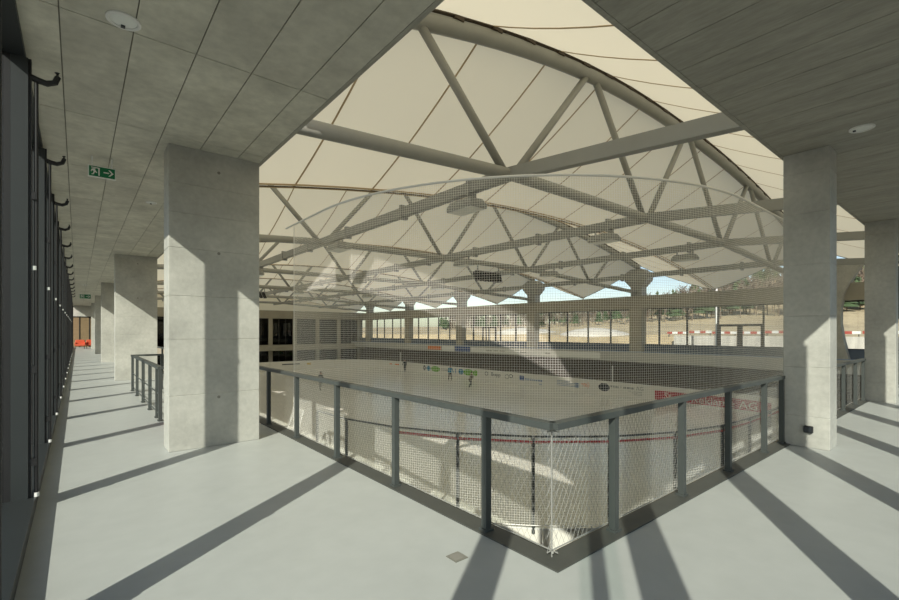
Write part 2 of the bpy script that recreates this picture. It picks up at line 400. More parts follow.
# continuing long side railing beyond the stairs
r5 = thing('railing', 'dark steel railing of the long gallery beyond the stair opening', 'railing')
railing_run(r5, (2.68, 15.7, 0), (2.68, 55.0, 0), [0.1 + 2.0 * k for k in range(20)], (1, 0, 0), mesh=False)
MB().box(2.60, 2.80, 15.7, 55, -0.30, 0.012).build('edge_plate', 'plate_steel', r5)
# lintel fascia of the gallery slab towards the rink
MB().box(2.80, 2.82, 2.18, 62, -0.32, 0.0).build('slab_edge', 'concrete_warm', fl)
MB().box(2.82, 46, 2.16, 2.18, -0.32, 0.0).build('slab_edge', 'concrete_warm', fl)

# ------------------------------------------------------------------ small fittings near the camera
dr = thing('floor_drain', 'small square metal cover plate set in the floor near the railing corner', 'drain', (2.2, 2.58, 0), None, R(0))
MB().box(-0.06, 0.06, -0.06, 0.06, 0, 0.004).build('cover', 'drain', dr)
MB().box(-0.045, 0.045, -0.045, 0.045, 0.004, 0.006).build('grate', 'joint', dr)
for i, (x, y, r, lab) in enumerate([(0.30, 4.70, 0.125, 'round white ceiling lamp over the dark facade side'), (7.84, 1.11, 0.13, 'round white ceiling lamp above the slim concrete column'), (1.16, 11.0, 0.10, 'small round white ceiling lamp behind the first wide column'), (0.30, 33.0, 0.15, 'round ceiling lamp far down the long corridor')]):
    t = thing('ceiling_lamp', lab, 'lamp', (x, y, ZC), 'recessed round lamps')
    n = 28
    MB().loft([[(rr * math.cos(2 * math.pi * k / n), rr * math.sin(2 * math.pi * k / n), z) for k in range(n)] for rr, z in ((r, 0.0), (r, -0.012), (r - 0.012, -0.018), (r - 0.028, -0.012), (r - 0.03, -0.004))], True).build('trim_ring', 'white_paint', t)
    MB().loft([[(rr * math.cos(2 * math.pi * k / n), rr * math.sin(2 * math.pi * k / n), z) for k in range(n)] for rr, z in ((r - 0.03, -0.006), (r - 0.05, -0.010))], True).build('diffuser', 'lamp_white', t)
    MB().box(-0.015, 0.015, r * 0.45, r * 0.45 + 0.03, -0.024, -0.010).build('sensor', 'ink', t)
def exit_sign(x, y, z, s, lab, full=True):
    t = thing('exit_sign', lab, 'sign', (x, y, z), 'green exit signs under the soffit')
    MB().box(-0.20 * s, 0.20 * s, -0.02, 0.02, -0.1 * s, 0.1 * s).build('panel', 'white_paint', t)
    gf = MB().box(-0.185 * s, 0.185 * s, -0.024, -0.02, -0.088 * s, 0.088 * s).build('green_face', 'sign_green', t)
    for dx in (-0.14, 0.14): MB().box(dx * s - 0.01, dx * s + 0.01, -0.01, 0.01, 0.1 * s, ZC - z + 0.002).build('hanger', 'white_paint', t)
    def flat(poly, nm): 
        mb = MB(); mb.loft([[(px * s, yy, pz * s) for px, pz in poly] for yy in (-0.024, -0.027)]); mb.build(nm, 'white_paint', gf)
    flat([(0.02, 0.010), (0.10, 0.010), (0.10, -0.010), (0.02, -0.010)], 'arrow_shaft')
    flat([(0.09, 0.055), (0.115, 0.055), (0.165, 0.0), (0.115, -0.055), (0.09, -0.055), (0.135, 0.0)], 'arrow_head')
    flat([(-0.155, 0.07), (-0.035, 0.07), (-0.035, -0.07), (-0.055, -0.07), (-0.055, 0.055), (-0.155, 0.055)], 'door_pictogram')
    flat([(-0.125, 0.045), (-0.105, 0.045), (-0.085, 0.0), (-0.07, -0.02), (-0.08, -0.03), (-0.10, -0.015), (-0.12, -0.06), (-0.15, -0.065), (-0.15, -0.052), (-0.13, -0.045), (-0.12, 0.0), (-0.145, 0.01), (-0.15, -0.015), (-0.16, -0.01), (-0.152, 0.03)], 'runner_pictogram')
    flat([(-0.10 + 0.013 * math.cos(a), 0.058 + 0.013 * math.sin(a)) for a in [k * math.pi / 4 for k in range(8)]], 'runner_head')
exit_sign(0.285, 8.63, 4.10, 0.84, 'green emergency exit sign with running figure and arrow, beside the first wide column')
exit_sign(0.40, 40.0, 4.08, 1.6, 'small green exit sign far down the long corridor')

# ------------------------------------------------------------------ ice rink
def rink_path(off=0.0, nc=12):
    """closed rounded rectangle (inner face of the boards moved by off outward), counter-clockwise from the near long side"""
    x0, x1, y0, y1, r = RX0 - off, RX1 + off, RY0 - off, RY1 + off, RR + off
    P = []
    for (cx, cy, a0) in ((x0 + r, y0 + r, 180), (x1 - r, y0 + r, 270), (x1 - r, y1 - r, 0), (x0 + r, y1 - r, 90)):
        for k in range(nc + 1):
            a = R(a0 + 90 * k / nc); P.append((cx + r * math.cos(a), cy + r * math.sin(a)))
    return P
ring = rink_path(0.0)
smesh(MB().loft([[(x, y, ICE + 0.002) for x, y in ring], [(x, y, ICE + 0.03) for x, y in ring]]), 'floor_ice', 'ice', 'pale ice surface of the rink')
def resample(P, step, closed=True):
    Q = [Vector((p[0], p[1], 0)) for p in P]
    if closed: Q.append(Q[0].copy())
    out = [Q[0].copy()]; acc = 0
    L = sum((Q[i + 1] - Q[i]).length for i in range(len(Q) - 1)); n = round(L / step); st = L / n
    tgt = st; d = 0
    for i in range(len(Q) - 1):
        sl = (Q[i + 1] - Q[i]).length
        while sl > 0 and d + sl >= tgt - 1e-6 and len(out) <= n:
            out.append(Q[i].lerp(Q[i + 1], (tgt - d) / sl)); tgt += st
        d += sl
    return out
bd = thing('rink_boards', 'white advertising boards around the ice with clear panels at the near corner', 'boards', (0, 0, 0))
pts = resample(rink_path(0.03), 1.6)
BT = -2.65
def seg_board(a, b):
    d = (b - a).normalized(); n = Vector((d.y, -d.x, 0)) * 0.05
    a = a + d * 0.006; b = b - d * 0.006
    vs = []
    for z in (ICE, BT):
        vs.append([(p.x, p.y, z) for p in (a, b, b + n, a + n)])
    return MB().loft(vs)
near_pts = []
for i in range(len(pts) - 1):
    a, b = pts[i], pts[i + 1]
    seg_board(a, b).build('board_panel', 'board_white', bd)
    d = (b - a).normalized(); n = Vector((d.y, -d.x, 0))
    MB().tube([a + n * 0.025 + Vector((0, 0, BT + 0.012)), b + n * 0.025 + Vector((0, 0, BT + 0.012))], 0, rect=(0.08, 0.03)).build('cap_rail', 'white_paint', bd)
# clear panels: down the near long side to y = 15, round the corner and along the near short side
P = rink_path(0.05, 24)
left = [(RX0 - 0.05, 12.6)]
curve = left + P[:25] + [(16.0, RY0 - 0.05), (24.0, RY0 - 0.05)]
gp = resample(curve, 1.75, False)
GT = -0.62
for i in range(len(gp) - 1):
    a, b = gp[i], gp[i + 1]; d = (b - a).normalized(); n = Vector((d.y, -d.x, 0)) * 0.012
    a2 = a + d * 0.03; b2 = b - d * 0.03
    MB().loft([[(p.x, p.y, z) for p in (a2, b2, b2 + n, a2 + n)] for z in (BT + 0.03, GT - 0.02)]).build('clear_panel', 'plexi', bd)
    MB().tube([a + Vector((0, 0, GT)), b + Vector((0, 0, GT))], 0, rect=(0.05, 0.04)).build('top_rail', 'rail_steel', bd)
    if a.y < 9.4: MB().tube([a + Vector((0, 0, GT - 0.12)), b + Vector((0, 0, GT - 0.12))], 0.03, 8).build('red_strip', 'red', bd)
for i, p in enumerate(gp):
    MB().tube([p + Vector((0, 0, BT - 0.1)), p + Vector((0, 0, GT))], 0, rect=(0.06, 0.05)).build('panel_post', 'rail_steel', bd)
    if i == 10:
        q = p + (gp[i + 1] - p).normalized() * 0.16
        MB().tube([q + Vector((0, 0, BT - 0.1)), q + Vector((0, 0, GT))], 0, rect=(0.06, 0.05)).build('panel_post', 'arch_steel', bd)

# -- printed adverts on the boards
XB = RX1 + 0.022
def ad_y(px, X=XB):
    u = (px - 449.5) / 451; return X * (0.7716 - 0.6361 * u) / (0.6361 + 0.7716 * u)
def ad_box(p0, p1, z0, z1, m, nm='printed_panel'):
    return MB().box(XB - 0.006, XB, ad_y(p1), ad_y(p0), z0, z1).build(nm, m, bd)
def ad_text(px, z, body, size, m, width=None):
    put('lettering', text_mesh(body, size, m, width), bd, MX_NEGX, (XB - 0.010, ad_y(px), z))
def ad_disc(px, z, rx, rz, m, n=16, hole=None):
    mb = MB(); y = ad_y(px)
    o_ = [(XB - 0.008, y + rx * math.cos(2 * math.pi * k / n), z + rz * math.sin(2 * math.pi * k / n)) for k in range(n)]
    mb.loft([[(XB - 0.002, p[1], p[2]) for p in o_], o_]); mb.build('printed_disc', m, bd)
    if hole: 
        mb = MB(); mb.loft([[(x_, y + rx * hole * math.cos(2 * math.pi * k / n), z + rz * hole * math.sin(2 * math.pi * k / n)) for k in range(n)] for x_ in (XB - 0.006, XB - 0.011)]); mb.build('printed_disc', 'board_white', bd)
def curve_x(y):    # inner face of the far boards, bending into the rounded corner
    yc = RY0 + RR
    return XB if y >= yc else RX1 - RR - 0.07 + math.sqrt((RR + 0.09) ** 2 - (y - yc) ** 2) - 0.05 * min(1, (yc - y) / 0.8)
mb = MB(); y0_, y1_ = ad_y(774), ad_y(655)
mb.loft([[(curve_x(y) + dx, y, z) for dx, z in ((-0.012, -3.70), (-0.012, -2.98), (0.0, -2.98), (0.0, -3.70))] for y in [y0_ + (y1_ - y0_) * q / 24 for q in range(25)]])
mb.build('printed_panel', 'banner_red', bd)
for px, body, size, w in ((664, 'St', 0.75, None), (691, 'Reklame AG', 0.74, 4.25)):
    me = text_mesh(body, size, 'board_white', w); yb = ad_y(px)
    for v in me.vertices:
        x_, z_, e_ = v.co; y_ = yb - x_; v.co = (curve_x(y_) - 0.018 - e_, y_, -3.6 + z_)
    link('lettering', me, bd)
ad_disc(604, -3.18, 0.55, 0.34, 'ink'); ad_disc(602, -2.95, 0.16, 0.12, 'ink'); ad_disc(606, -2.95, 0.16, 0.12, 'ink')
for p0, p1 in ((610, 612.2), (612.8, 614.6), (615.2, 618.6), (623.4, 626), (626.6, 630), (630.5, 634)): ad_box(p0, p1, -3.12, -2.96, 'grey_ink')
ad_text(619.6, -3.14, '+', 0.40, 'grey_ink'); ad_text(636, -3.14, 'AG', 0.46, 'grey_ink')
ad_box(628, 642, -3.30, -3.27, 'grey_ink'); ad_box(632, 642, -3.42, -3.39, 'grey_ink'); ad_box(634, 642, -3.54, -3.51, 'grey_ink')
ad_text(583, -3.30, 'm)', 0.62, 'orange'); ad_box(581, 584, -3.12, -3.06, 'orange')
for z in (-3.02, -3.16, -3.30, -3.44): ad_box(557, 578 if z < -3.1 else 570, z, z + 0.05, 'blue_grey')
ad_box(575, 579, -3.5, -3.05, 'blue_grey')
ad_box(519.5, 524, -3.35, -2.90, 'blue'); ad_box(520.5, 523, -3.08, -3.02, 'board_white')
[ad_box(525 + 2.2 * q, 526.7 + 2.2 * q, -3.30, -3.12, 'blue_grey') for q in range(8)]; ad_box(539, 542, -3.62, -3.52, 'blue_grey')
ad_disc(486.5, -3.05, 0.28, 0.24, 'grey_ink', hole=0.6)
ad_text(491, -3.24, 'Bopp', 0.58, 'ink', 1.4)
ad_disc(507, -3.15, 0.30, 0.26, 'grey_ink', hole=0.75); ad_disc(511, -3.05, 0.28, 0.20, 'ink', hole=0.7)
for px, rx, rz, m in ((424.5, 0.30, 0.32, 'ink'), (428.5, 0.42, 0.33, 'blue_cloth'), (435.5, 0.95, 0.36, 'green'), (461, 0.5, 0.33, 'blue_cloth'), (468.5, 0.95, 0.38, 'green'), (475.5, 0.35, 0.36, 'green')):
    ad_disc(px, -3.14, rx, rz, m, hole=0.35 if m == 'ink' else None)
ad_box(441, 448, -3.24, -3.14, 'grey_ink'); ad_box(441, 448, -3.05, -3.0, 'grey_ink'); ad_box(455, 456, -3.4, -2.85, 'blue_grey')
ad_box(395, 399, -3.15, -3.0, 'orange'); ad_box(388, 392, -3.15, -3.0, 'orange')
# adverts on the end boards
YB = RY1 + 0.022
def ex(px):
    u = (px - 449.5) / 451; return YB * (0.6361 + 0.7716 * u) / (0.7716 - 0.6361 * u)
def e_box(p0, p1, z0, z1, m): MB().box(ex(p0), ex(p1), YB - 0.006, YB, z0, z1).build('printed_panel', m, bd)
for p0, p1, z0, z1, m in ((282, 300, -3.12, -2.98, 'ink'), (307, 311, -3.25, -2.95, 'yellow'), (323, 327, -3.1, -2.95, 'yellow'), (332, 336, -3.25, -2.9, 'yellow'), (345, 358, -3.0, -2.93, 'grey_ink'), (345, 358, -3.25, -3.18, 'grey_ink'), (361, 364, -3.4, -2.95, 'grey_ink'), (367, 380, -3.05, -2.98, 'grey_ink'), (367, 380, -3.3, -3.23, 'grey_ink')):
    e_box(p0, p1, z0, z1, m)

# -- safety net: hangs from a curved tube above the boards
nt = thing('safety_net', 'large white protective net hanging from a curved tube above the near boards', 'net', (0, 0, 0))
P = rink_path(0.10, 24)
ncurve = [(RX0 - 0.10, 14.3)] + P[:25] + [(15.0, RY0 - 0.1), (22.0, RY0 - 0.1)]
ZT, ZB_ = 5.10, -2.55
MB().tube([Vector((x, y, ZT)) for x, y in [(RX0 - 0.1, 15.0)] + ncurve[1:]], 0.03, 8).build('curved_tube', 'white_paint', nt)
cell = 0.055
np_ = resample(ncurve, cell, False)
mb = MB(); rr = 0.0031
def sag(i, z):   # gentle billow of the hanging sheet
    return 0.05 * math.sin(i * 0.045) * math.sin((z - ZB_) / (ZT - ZB_) * math.pi)
nz = int((ZT - ZB_) / cell)
zs = [ZB_ + (ZT - ZB_) * k / nz for k in range(nz + 1)]
nrm = []
for i, p in enumerate(np_):
    a = np_[max(i - 1, 0)]; b = np_[min(i + 1, len(np_) - 1)]; d = (b - a).normalized(); nrm.append(Vector((d.y, -d.x, 0)))
def npt(i, z): 
    q = np_[i] + nrm[i] * sag(i, z); return Vector((q.x, q.y, z))
for i in range(len(np_)):
    mb.tube([npt(i, z) for z in [ZB_ + (ZT - ZB_) * q_ / 5 for q_ in range(6)]], rr, 3)
for z in zs:
    mb.tube([npt(i, z) for i in list(range(0, len(np_), 8)) + [len(np_) - 1]], rr, 3)
o = mb.build('net', 'net_cord', nt); o['kind'] = 'stuff'
MB().tube([npt(0, z) for z in zs[::6]], 0.012, 5).build('edge_rope', 'net_cord', nt)
MB().tube([npt(i, ZB_) for i in range(0, len(np_), 8)], 0.012, 5).build('bottom_rope', 'net_cord', nt)
# loose skirt of netting at the free end
mb = MB()
for i in range(20):
    s = i / 19
    top = Vector((RX0 - 0.12, 14.3 - 0.9 * s, -0.72)); bot = Vector((RX0 - 0.4 - 0.1 * math.sin(i), 15.1 - 1.3 * s, -2.4 - 0.2 * math.cos(i * 0.8)))
    mb.tube([top, top.lerp(bot, 0.5) + Vector((0.08 * math.sin(i * 0.9), 0, 0)), bot], rr, 3)
for k in range(30):
    s = k / 29
    mb.tube([Vector((RX0 - 0.1 - 0.25 * s, 14.3 + 0.8 * s - (0.9 + 0.4 * s) * j / 6, -0.72 - 1.7 * s)) for j in range(7)], rr, 3)
o = mb.build('loose_net', 'net_cord', nt); o['kind'] = 'stuff'

# ------------------------------------------------------------------ far gallery (long side across the rink)
fg = struct('floor_gallery', 'far gallery slab across the rink with pale fascia')
XE = 36.5
MB().box(XE, 39.5, -0.9, YE, -0.35, -0.12).build('slab', 'floor_screed', fg)
MB().box(XE - 0.05, XE, 2.2, YE, -0.95, -0.10).build('fascia', 'fascia_grey', fg)
MB().box(XE - 0.05, XE + 0.10, 2.2, YE, -0.10, -0.04).build('fascia_cap', 'blue_grey', fg)
# bench rows / low wall below the windows
MB().box(37.9, 38.5, 2.2, YE, -0.12, 0.52).build('parapet', 'seat_blue', fg)
MB().box(37.85, 38.55, 2.2, YE, 0.52, 0.56).build('window_sill', 'frame_dark', fg)
def fasc(p0, p1, m, z0=-0.85, z1=-0.2):
    X = XE - (0.064 if m == 'fascia_grey' else 0.056); MB().box(X, XE - 0.05, ad_y(p1, X), ad_y(p0, X), z0, z1).build('banner', m, fg)
fasc(428, 441, 'orange', -0.75, -0.3); fasc(442, 454, 'white_paint'); fasc(455, 470, 'blue'); fasc(471, 600, 'white_paint', -0.8, -0.25)
for p0, p1 in ((486, 492), (493.5, 498), (499.5, 505), (520, 526), (545, 550)): fasc(p0, p1, 'fascia_grey', -0.62, -0.48)
wl_ = struct('wall_lower', 'dark back wall of the stand below the far gallery')
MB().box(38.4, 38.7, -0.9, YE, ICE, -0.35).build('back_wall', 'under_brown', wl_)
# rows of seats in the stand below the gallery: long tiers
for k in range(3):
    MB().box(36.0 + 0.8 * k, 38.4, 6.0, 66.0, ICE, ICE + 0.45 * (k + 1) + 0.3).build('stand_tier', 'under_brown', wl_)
bn = thing('bench', 'long wooden bench behind the far boards', 'bench', (35.7, 10.4, ICE))
MB().box(-0.2, 0.2, -1.6, 1.6, 0.40, 0.47).build('seat', 'wood', bn); MB().box(0.16, 0.22, -1.6, 1.6, 0.55, 0.95).build('backrest', 'wood', bn)
for y in (-1.4, 0, 1.4): MB().box(-0.15, 0.2, y - 0.04, y + 0.04, 0, 0.4).build('leg', 'frame_dark', bn)
for y, lb in ((ad_y(613, 35.7), 'slim white pole behind the far boards beside the black round logo'), (ad_y(401, 35.7), 'slim white pole behind the far boards near the distant skater in dark coat')):
    t = thing('pole', lb, 'pole', (35.62, y, ICE), 'white poles behind the far boards')
    MB().cyl((0, 0), 0.06, 0, 2.6, 10).build('shaft', 'white_paint', t); MB().box(-0.12, 0.12, -0.12, 0.12, 0, 0.04).build('foot', 'white_paint', t)

# ring beam
BZ0, BZ1 = 3.65, 4.76
smesh(MB().box(37.75, 39.2, -0.9, YE + 1, BZ0, BZ1), 'trim_1', 'concrete_warm', 'long concrete ring beam above the far windows')
smesh(MB().box(2.2, 39.2, YE - 0.2, YE + 1.2, BZ0, BZ1 + 0.1), 'trim_2', 'concrete_warm', 'concrete ring beam above the end wall')
# far wall windows
wr = struct('wall_right', 'far long wall of tall dark framed windows')
X0 = 38.35
wy = [2.2, 4.6, 7.0]
for k, c in enumerate(AY[:6]):
    if k == 0: wy += [10.75, 13.75, 16.05, 18.35]
    else: wy += [c + 2.9, c + 5.3, c + 7.7, c + 10.0]
wy = [y for y in wy if y < YE - 1]
for y in wy: MB().box(X0 - 0.06, X0 + 0.10, y - 0.05, y + 0.05, 0.5, BZ0).build('mullion', 'frame_dark', wr)
cuts = sorted(wy + [YE])
for a, b in zip(cuts, cuts[1:]):
    MB().box(X0 + 0.02, X0 + 0.035, a + 0.05, b - 0.05, 0.56, BZ0).build('glass_pane', 'pane_glass', wr)
MB().box(X0 - 0.05, X0 + 0.08, 2.2, YE, BZ0 - 0.08, BZ0).build('head_frame', 'frame_dark', wr)
d1 = struct('door_1', 'double glazed door in the far window wall', (X0, 12.25, 0))
for y in (-1.44, 1.44): MB().box(-0.09, 0.12, y - 0.09, y + 0.09, 0.3, 2.15).build('door_post', 'frame_dark', d1)
MB().box(-0.09, 0.12, -1.5, 1.5, 2.05, 2.22).build('door_head', 'frame_dark', d1)
for s in (-1, 1):
    MB().box(-0.07, 0.09, s * 0.09 - 0.07, s * 0.09 + 0.07, 0.3, 2.1).build('door_stile', 'frame_dark', d1)
    MB().tube([(-0.09, s * 0.13, 1.0), (-0.13, s * 0.13, 1.02), (-0.13, s * 0.13, 1.22), (-0.09, s * 0.13, 1.24)], 0.015, 6).build('door_handle', 'wire', d1)
d2 = struct('door_2', 'glazed door in the third window bay of the far wall', (X0, 39.0, 0))
for y in (-1.1, 0, 1.1): MB().box(-0.07, 0.09, y - 0.07, y + 0.07, 0.3, 2.15).build('door_post', 'frame_dark', d2)
MB().box(-0.07, 0.09, -1.15, 1.15, 2.05, 2.2).build('door_head', 'frame_dark', d2)

# far columns with flared heads that carry the arches
for k, y in enumerate(AY):
    t = thing('arch_column', 'far concrete column with flared steel head carrying the ' + ORD[k] + ' arch from the railing corner', 'column', (XF, y, 0), 'far columns carrying the arches')
    MB().bevbox(-0.55, 0.25, -0.55, 0.55, -0.12, BZ0, 0.01).build('shaft', 'concrete_warm', t)
    MB().bevbox(-0.45, 0.45, -0.5, 0.5, BZ1, BZ1 + 0.75, 0.01).build('neck', 'arch_steel', t)
    n = 4
    MB().loft([[(sx * hx, sy * hy, z) for sx, sy in ((-1, -1), (1, -1), (1, 1), (-1, 1))] for hx, hy, z in ((0.45, 0.5, BZ1 + 0.75), (0.6, 1.0, BZ1 + 1.35), (0.62, 1.05, BZ1 + 1.9), (0.4, 0.5, 7.1))]).build('flared_head', 'arch_steel', t)
# hourglass pier near the far corner
t = thing('curved_pier', 'pale hourglass shaped concrete pier at the far end of the short gallery', 'column', (XF - 0.1, 7.1, 0))
prof = [(-0.12, 1.55), (0.5, 1.42), (1.2, 1.28), (2.2, 1.15), (3.2, 1.16), (4.0, 1.30), (4.7, 1.55), (5.4, 1.9), (5.9, 2.2)]
MB().loft([[(-0.6, -h + 0.35, z), (0.2, -h + 0.35, z), (0.2, 0.0, z), (-0.6, 0.0, z)] for z, h in prof]).build('shaft', 'concrete', t)
MB().box(-0.6, 0.3, -1.85, 0.0, 5.9, 6.1).build('head', 'concrete', t)

# end wall: two storeys of dark windows
we = struct('wall_far', 'two storey end wall with dark windows between pale columns')
MB().box(2.8, 39, YE - 1.6, YE, -1.3, -0.45).build('gallery_band', 'concrete_warm', we)
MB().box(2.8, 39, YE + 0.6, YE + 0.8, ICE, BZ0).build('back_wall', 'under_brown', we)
for k in range(10):
    x = 4.0 + 3.75 * k
    for z0, z1 in ((-0.45, BZ0), (ICE, -1.3)):
        MB().bevbox(x - 0.28, x + 0.28, YE - 0.5, YE, z0, z1, 0.01).build('pier', 'concrete_warm', we)
        if k < 9:
            MB().box(x + 0.28, x + 3.47, YE - 0.15, YE - 0.13, z0 + 0.05, z1 - 0.05).build('glass_pane', 'dark_glass', we)
            for q in (1, 2): MB().box(x + 0.28 + 1.06 * q - 0.03, x + 0.28 + 1.06 * q + 0.03, YE - 0.18, YE - 0.08, z0, z1).build('mullion', 'frame_dark', we)
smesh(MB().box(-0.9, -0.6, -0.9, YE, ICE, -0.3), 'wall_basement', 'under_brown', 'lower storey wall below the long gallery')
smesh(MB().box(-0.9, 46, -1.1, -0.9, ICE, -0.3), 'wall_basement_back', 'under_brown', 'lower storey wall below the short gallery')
# short gallery end
ws = struct('wall_gallery_end', 'dark framed glazed end of the short gallery')
for k in range(4): MB().box(44.9, 45.05, -0.8 + 0.95 * k - 0.04, -0.8 + 0.95 * k + 0.04, 0, ZC).build('mullion', 'frame_dark', ws)
for z in (0.04, 2.3, 4.2): MB().box(44.9, 45.05, -0.9, 2.16, z - 0.04, z + 0.04).build('transom', 'frame_dark', ws)
# dark framed board by the third slim column
t = thing('hanging_frame', 'dark framed panel hung from the soffit beside the third slim column', 'panel', (21.0, 2.2, 2.1))
MB().box(-0.03, 0.03, -0.95, 0.05, 0.0, 1.75).build('panel', 'anthracite', t)
for z in (1.85, 2.05): MB().box(-0.05, 0.05, -0.95, 0.08, z, z + 0.06).build('bar', 'black_metal', t)
for y in (-0.8, 0.0): MB().tube([(0, y, 1.75), (0, y + 0.12, 1.98), (0, y, ZC - 2.1)], 0.025, 6).build('bracket', 'black_metal', t)

# ------------------------------------------------------------------ steel arches
CXA = 16.1
def ztop(x): return 9.95 - (0.0125 if x < CXA else 0.0057) * (x - CXA) ** 2
def zbot(x):
    if x < 8.8: return 5.85 - 0.062 * (8.8 - x)
    if x > 23.4: return 5.85 - 0.056 * (x - 23.4)
    return 5.85
bn_x = [1.5, 8.8, 16.1, 23.4, 30.7, 38.0]
tn_x = [5.7, 12.6, 19.6, 26.9, 34.0]
for k, y in enumerate(AY):
    a = thing('arch_truss', 'grey tubular steel arch truss, ' + ORD[k] + ' from the railing corner', 'truss', (0, y, 0), 'arch trusses spanning the rink')
    xs_ = [1.4 + (38.0 - 1.4) * i / 36 for i in range(37)]
    MB().tube([(x, 0, ztop(x)) for x in xs_], 0.20, 12).build('top_chord', 'arch_steel', a, True)
    MB().tube([(x, 0, zbot(x)) for x in [1.4, 5, 8.6, 9.0, 16.1, 23.2, 23.6, 30.7, 38.0]], 0.155, 12).build('bottom_chord', 'arch_steel', a, True)
    for i in range(5):
        for xb in (bn_x[i], bn_x[i + 1]):
            if xb in (1.5, 38.0): continue
            xo = 0.22 if xb < tn_x[i] else -0.22
            MB().tube([(xb + xo, 0, zbot(xb) + 0.05), (tn_x[i] - xo, 0, ztop(tn_x[i]) - 0.05)], 0.105, 10).build('diagonal', 'arch_steel', a, True)
    MB().tube([(x, 0, ztop(x) + 0.27) for x in xs_], 0, rect=(0.10, 0.06)).build('clamp_rail', 'cable_dark', a)
    MB().tube([(x, -0.17, ztop(x) + 0.20) for x in xs_], 0, rect=(0.05, 0.05)).build('clamp_rail', 'cable_dark', a)
    if k < 2:
        for q in range(26):
            x = 3.0 + 1.3 * q; MB().box(x - 0.14 - 0.05 * (q % 3), x + 0.14, -0.21, -0.12, ztop(x) + 0.10, ztop(x) + 0.20).build('clamp_plate', 'cable_dark', a)
    MB().bevbox(1.1, 1.7, -0.16, 0.16, ZC + 0.5, 7.15, 0.02).build('bearing', 'arch_steel', a)
# longitudinal box beams
for i, x in enumerate([8.8, 16.1, 23.4, 30.7]):
    z = 5.85 if i < 3 else 5.6
    t = thing('roof_beam', 'long grey box beam running below the arches, ' + ORD[i] + ' from the long gallery', 'beam', (x, 0, z), 'longitudinal roof beams')
    MB().box(-0.11, 0.11, AY[0], YE, -0.17, 0.15).build('beam', 'beam_steel', t); bo = t.children[0]
    MB().loft([[(sx * 0.11, 0.6, z_ - 0.70), (sx * 0.11, AY[0] - 0.01, z_)] [::1] + [(sx * 0.11, AY[0] - 0.01, z_ + 0.32), (sx * 0.11, 0.6, z_ - 0.38)] for sx, z_ in ((-1, -0.17), (1, -0.17))]).build('beam_end', 'beam_steel', t)
    for k in range(6):
        for dy in (-2.6, 1.5, 5.0):
            y = AY[k] + dy
            if 8 < y < 66: MB().bevbox(-0.15, 0.15, y - 0.06, y + 0.06, -0.26, 0.24, 0.01).build('clamp', 'beam_steel', bo)
# luminaires below the beams
def flood(x, y, z, lab):
    t = thing('floodlight', lab, 'lamp', (x, y, z), 'floodlights hung below the roof beams')
    hs = MB().loft([[(-0.3 * s, -0.55 * s, h), (0.3 * s, -0.55 * s, h), (0.3 * s, 0.55 * s, h), (-0.3 * s, 0.55 * s, h)] for s, h in ((1.0, -0.62), (1.0, -0.50), (0.8, -0.34))]).build('housing', 'beam_steel', t)
    MB().box(-0.27, 0.27, -0.5, 0.5, -0.64, -0.62).build('lens', 'lamp_white', hs)
    for s in (-0.38, 0.38): MB().box(-0.02, 0.02, s - 0.03, s + 0.03, -0.36, -0.19).build('hanger', 'beam_steel', t)
for i, x in enumerate([8.8, 16.1, 23.4]):
    for k, y in enumerate([9.9, 18.3, 30.0, 42.0]):
        flood(x, y, 5.85, 'grey box floodlight under the ' + ORD[i] + ' roof beam, ' + ORD[k] + ' from the railing corner')
# black louvred loudspeaker rows
def louvre(x, y, z, lab):
    t = thing('loudspeaker_array', lab, 'loudspeaker', (x, y, z), 'louvred black boxes below the trusses')
    MB().box(-1.1, 1.1, -0.05, 0.05, 0.25, 0.33).build('frame', 'beam_steel', t)
    for i in range(6):
        c = -0.9 + 0.36 * i
        MB().loft([[(c - 0.0, -0.22, z_), (c + 0.14, -0.22, z_), (c + 0.14, 0.22, z_), (c - 0.0, 0.22, z_)] if z_ < 0 else [(c - 0.22, -0.22, z_), (c - 0.08, -0.22, z_), (c - 0.08, 0.22, z_), (c - 0.22, 0.22, z_)] for z_ in (-0.28, 0.25)]).build('speaker_box', 'black_metal', t)
    for sx in (-0.9, 0.9): MB().box(sx - 0.03, sx + 0.03, -0.03, 0.03, 0.33, 0.62).build('hanger', 'beam_steel', t)
louvre(19.6, 20.0, 5.05, 'row of black louvred boxes hung below the second arch')
louvre(12.6, 31.8 + 11.8, 5.05, 'row of black louvred boxes hung below the fourth arch')

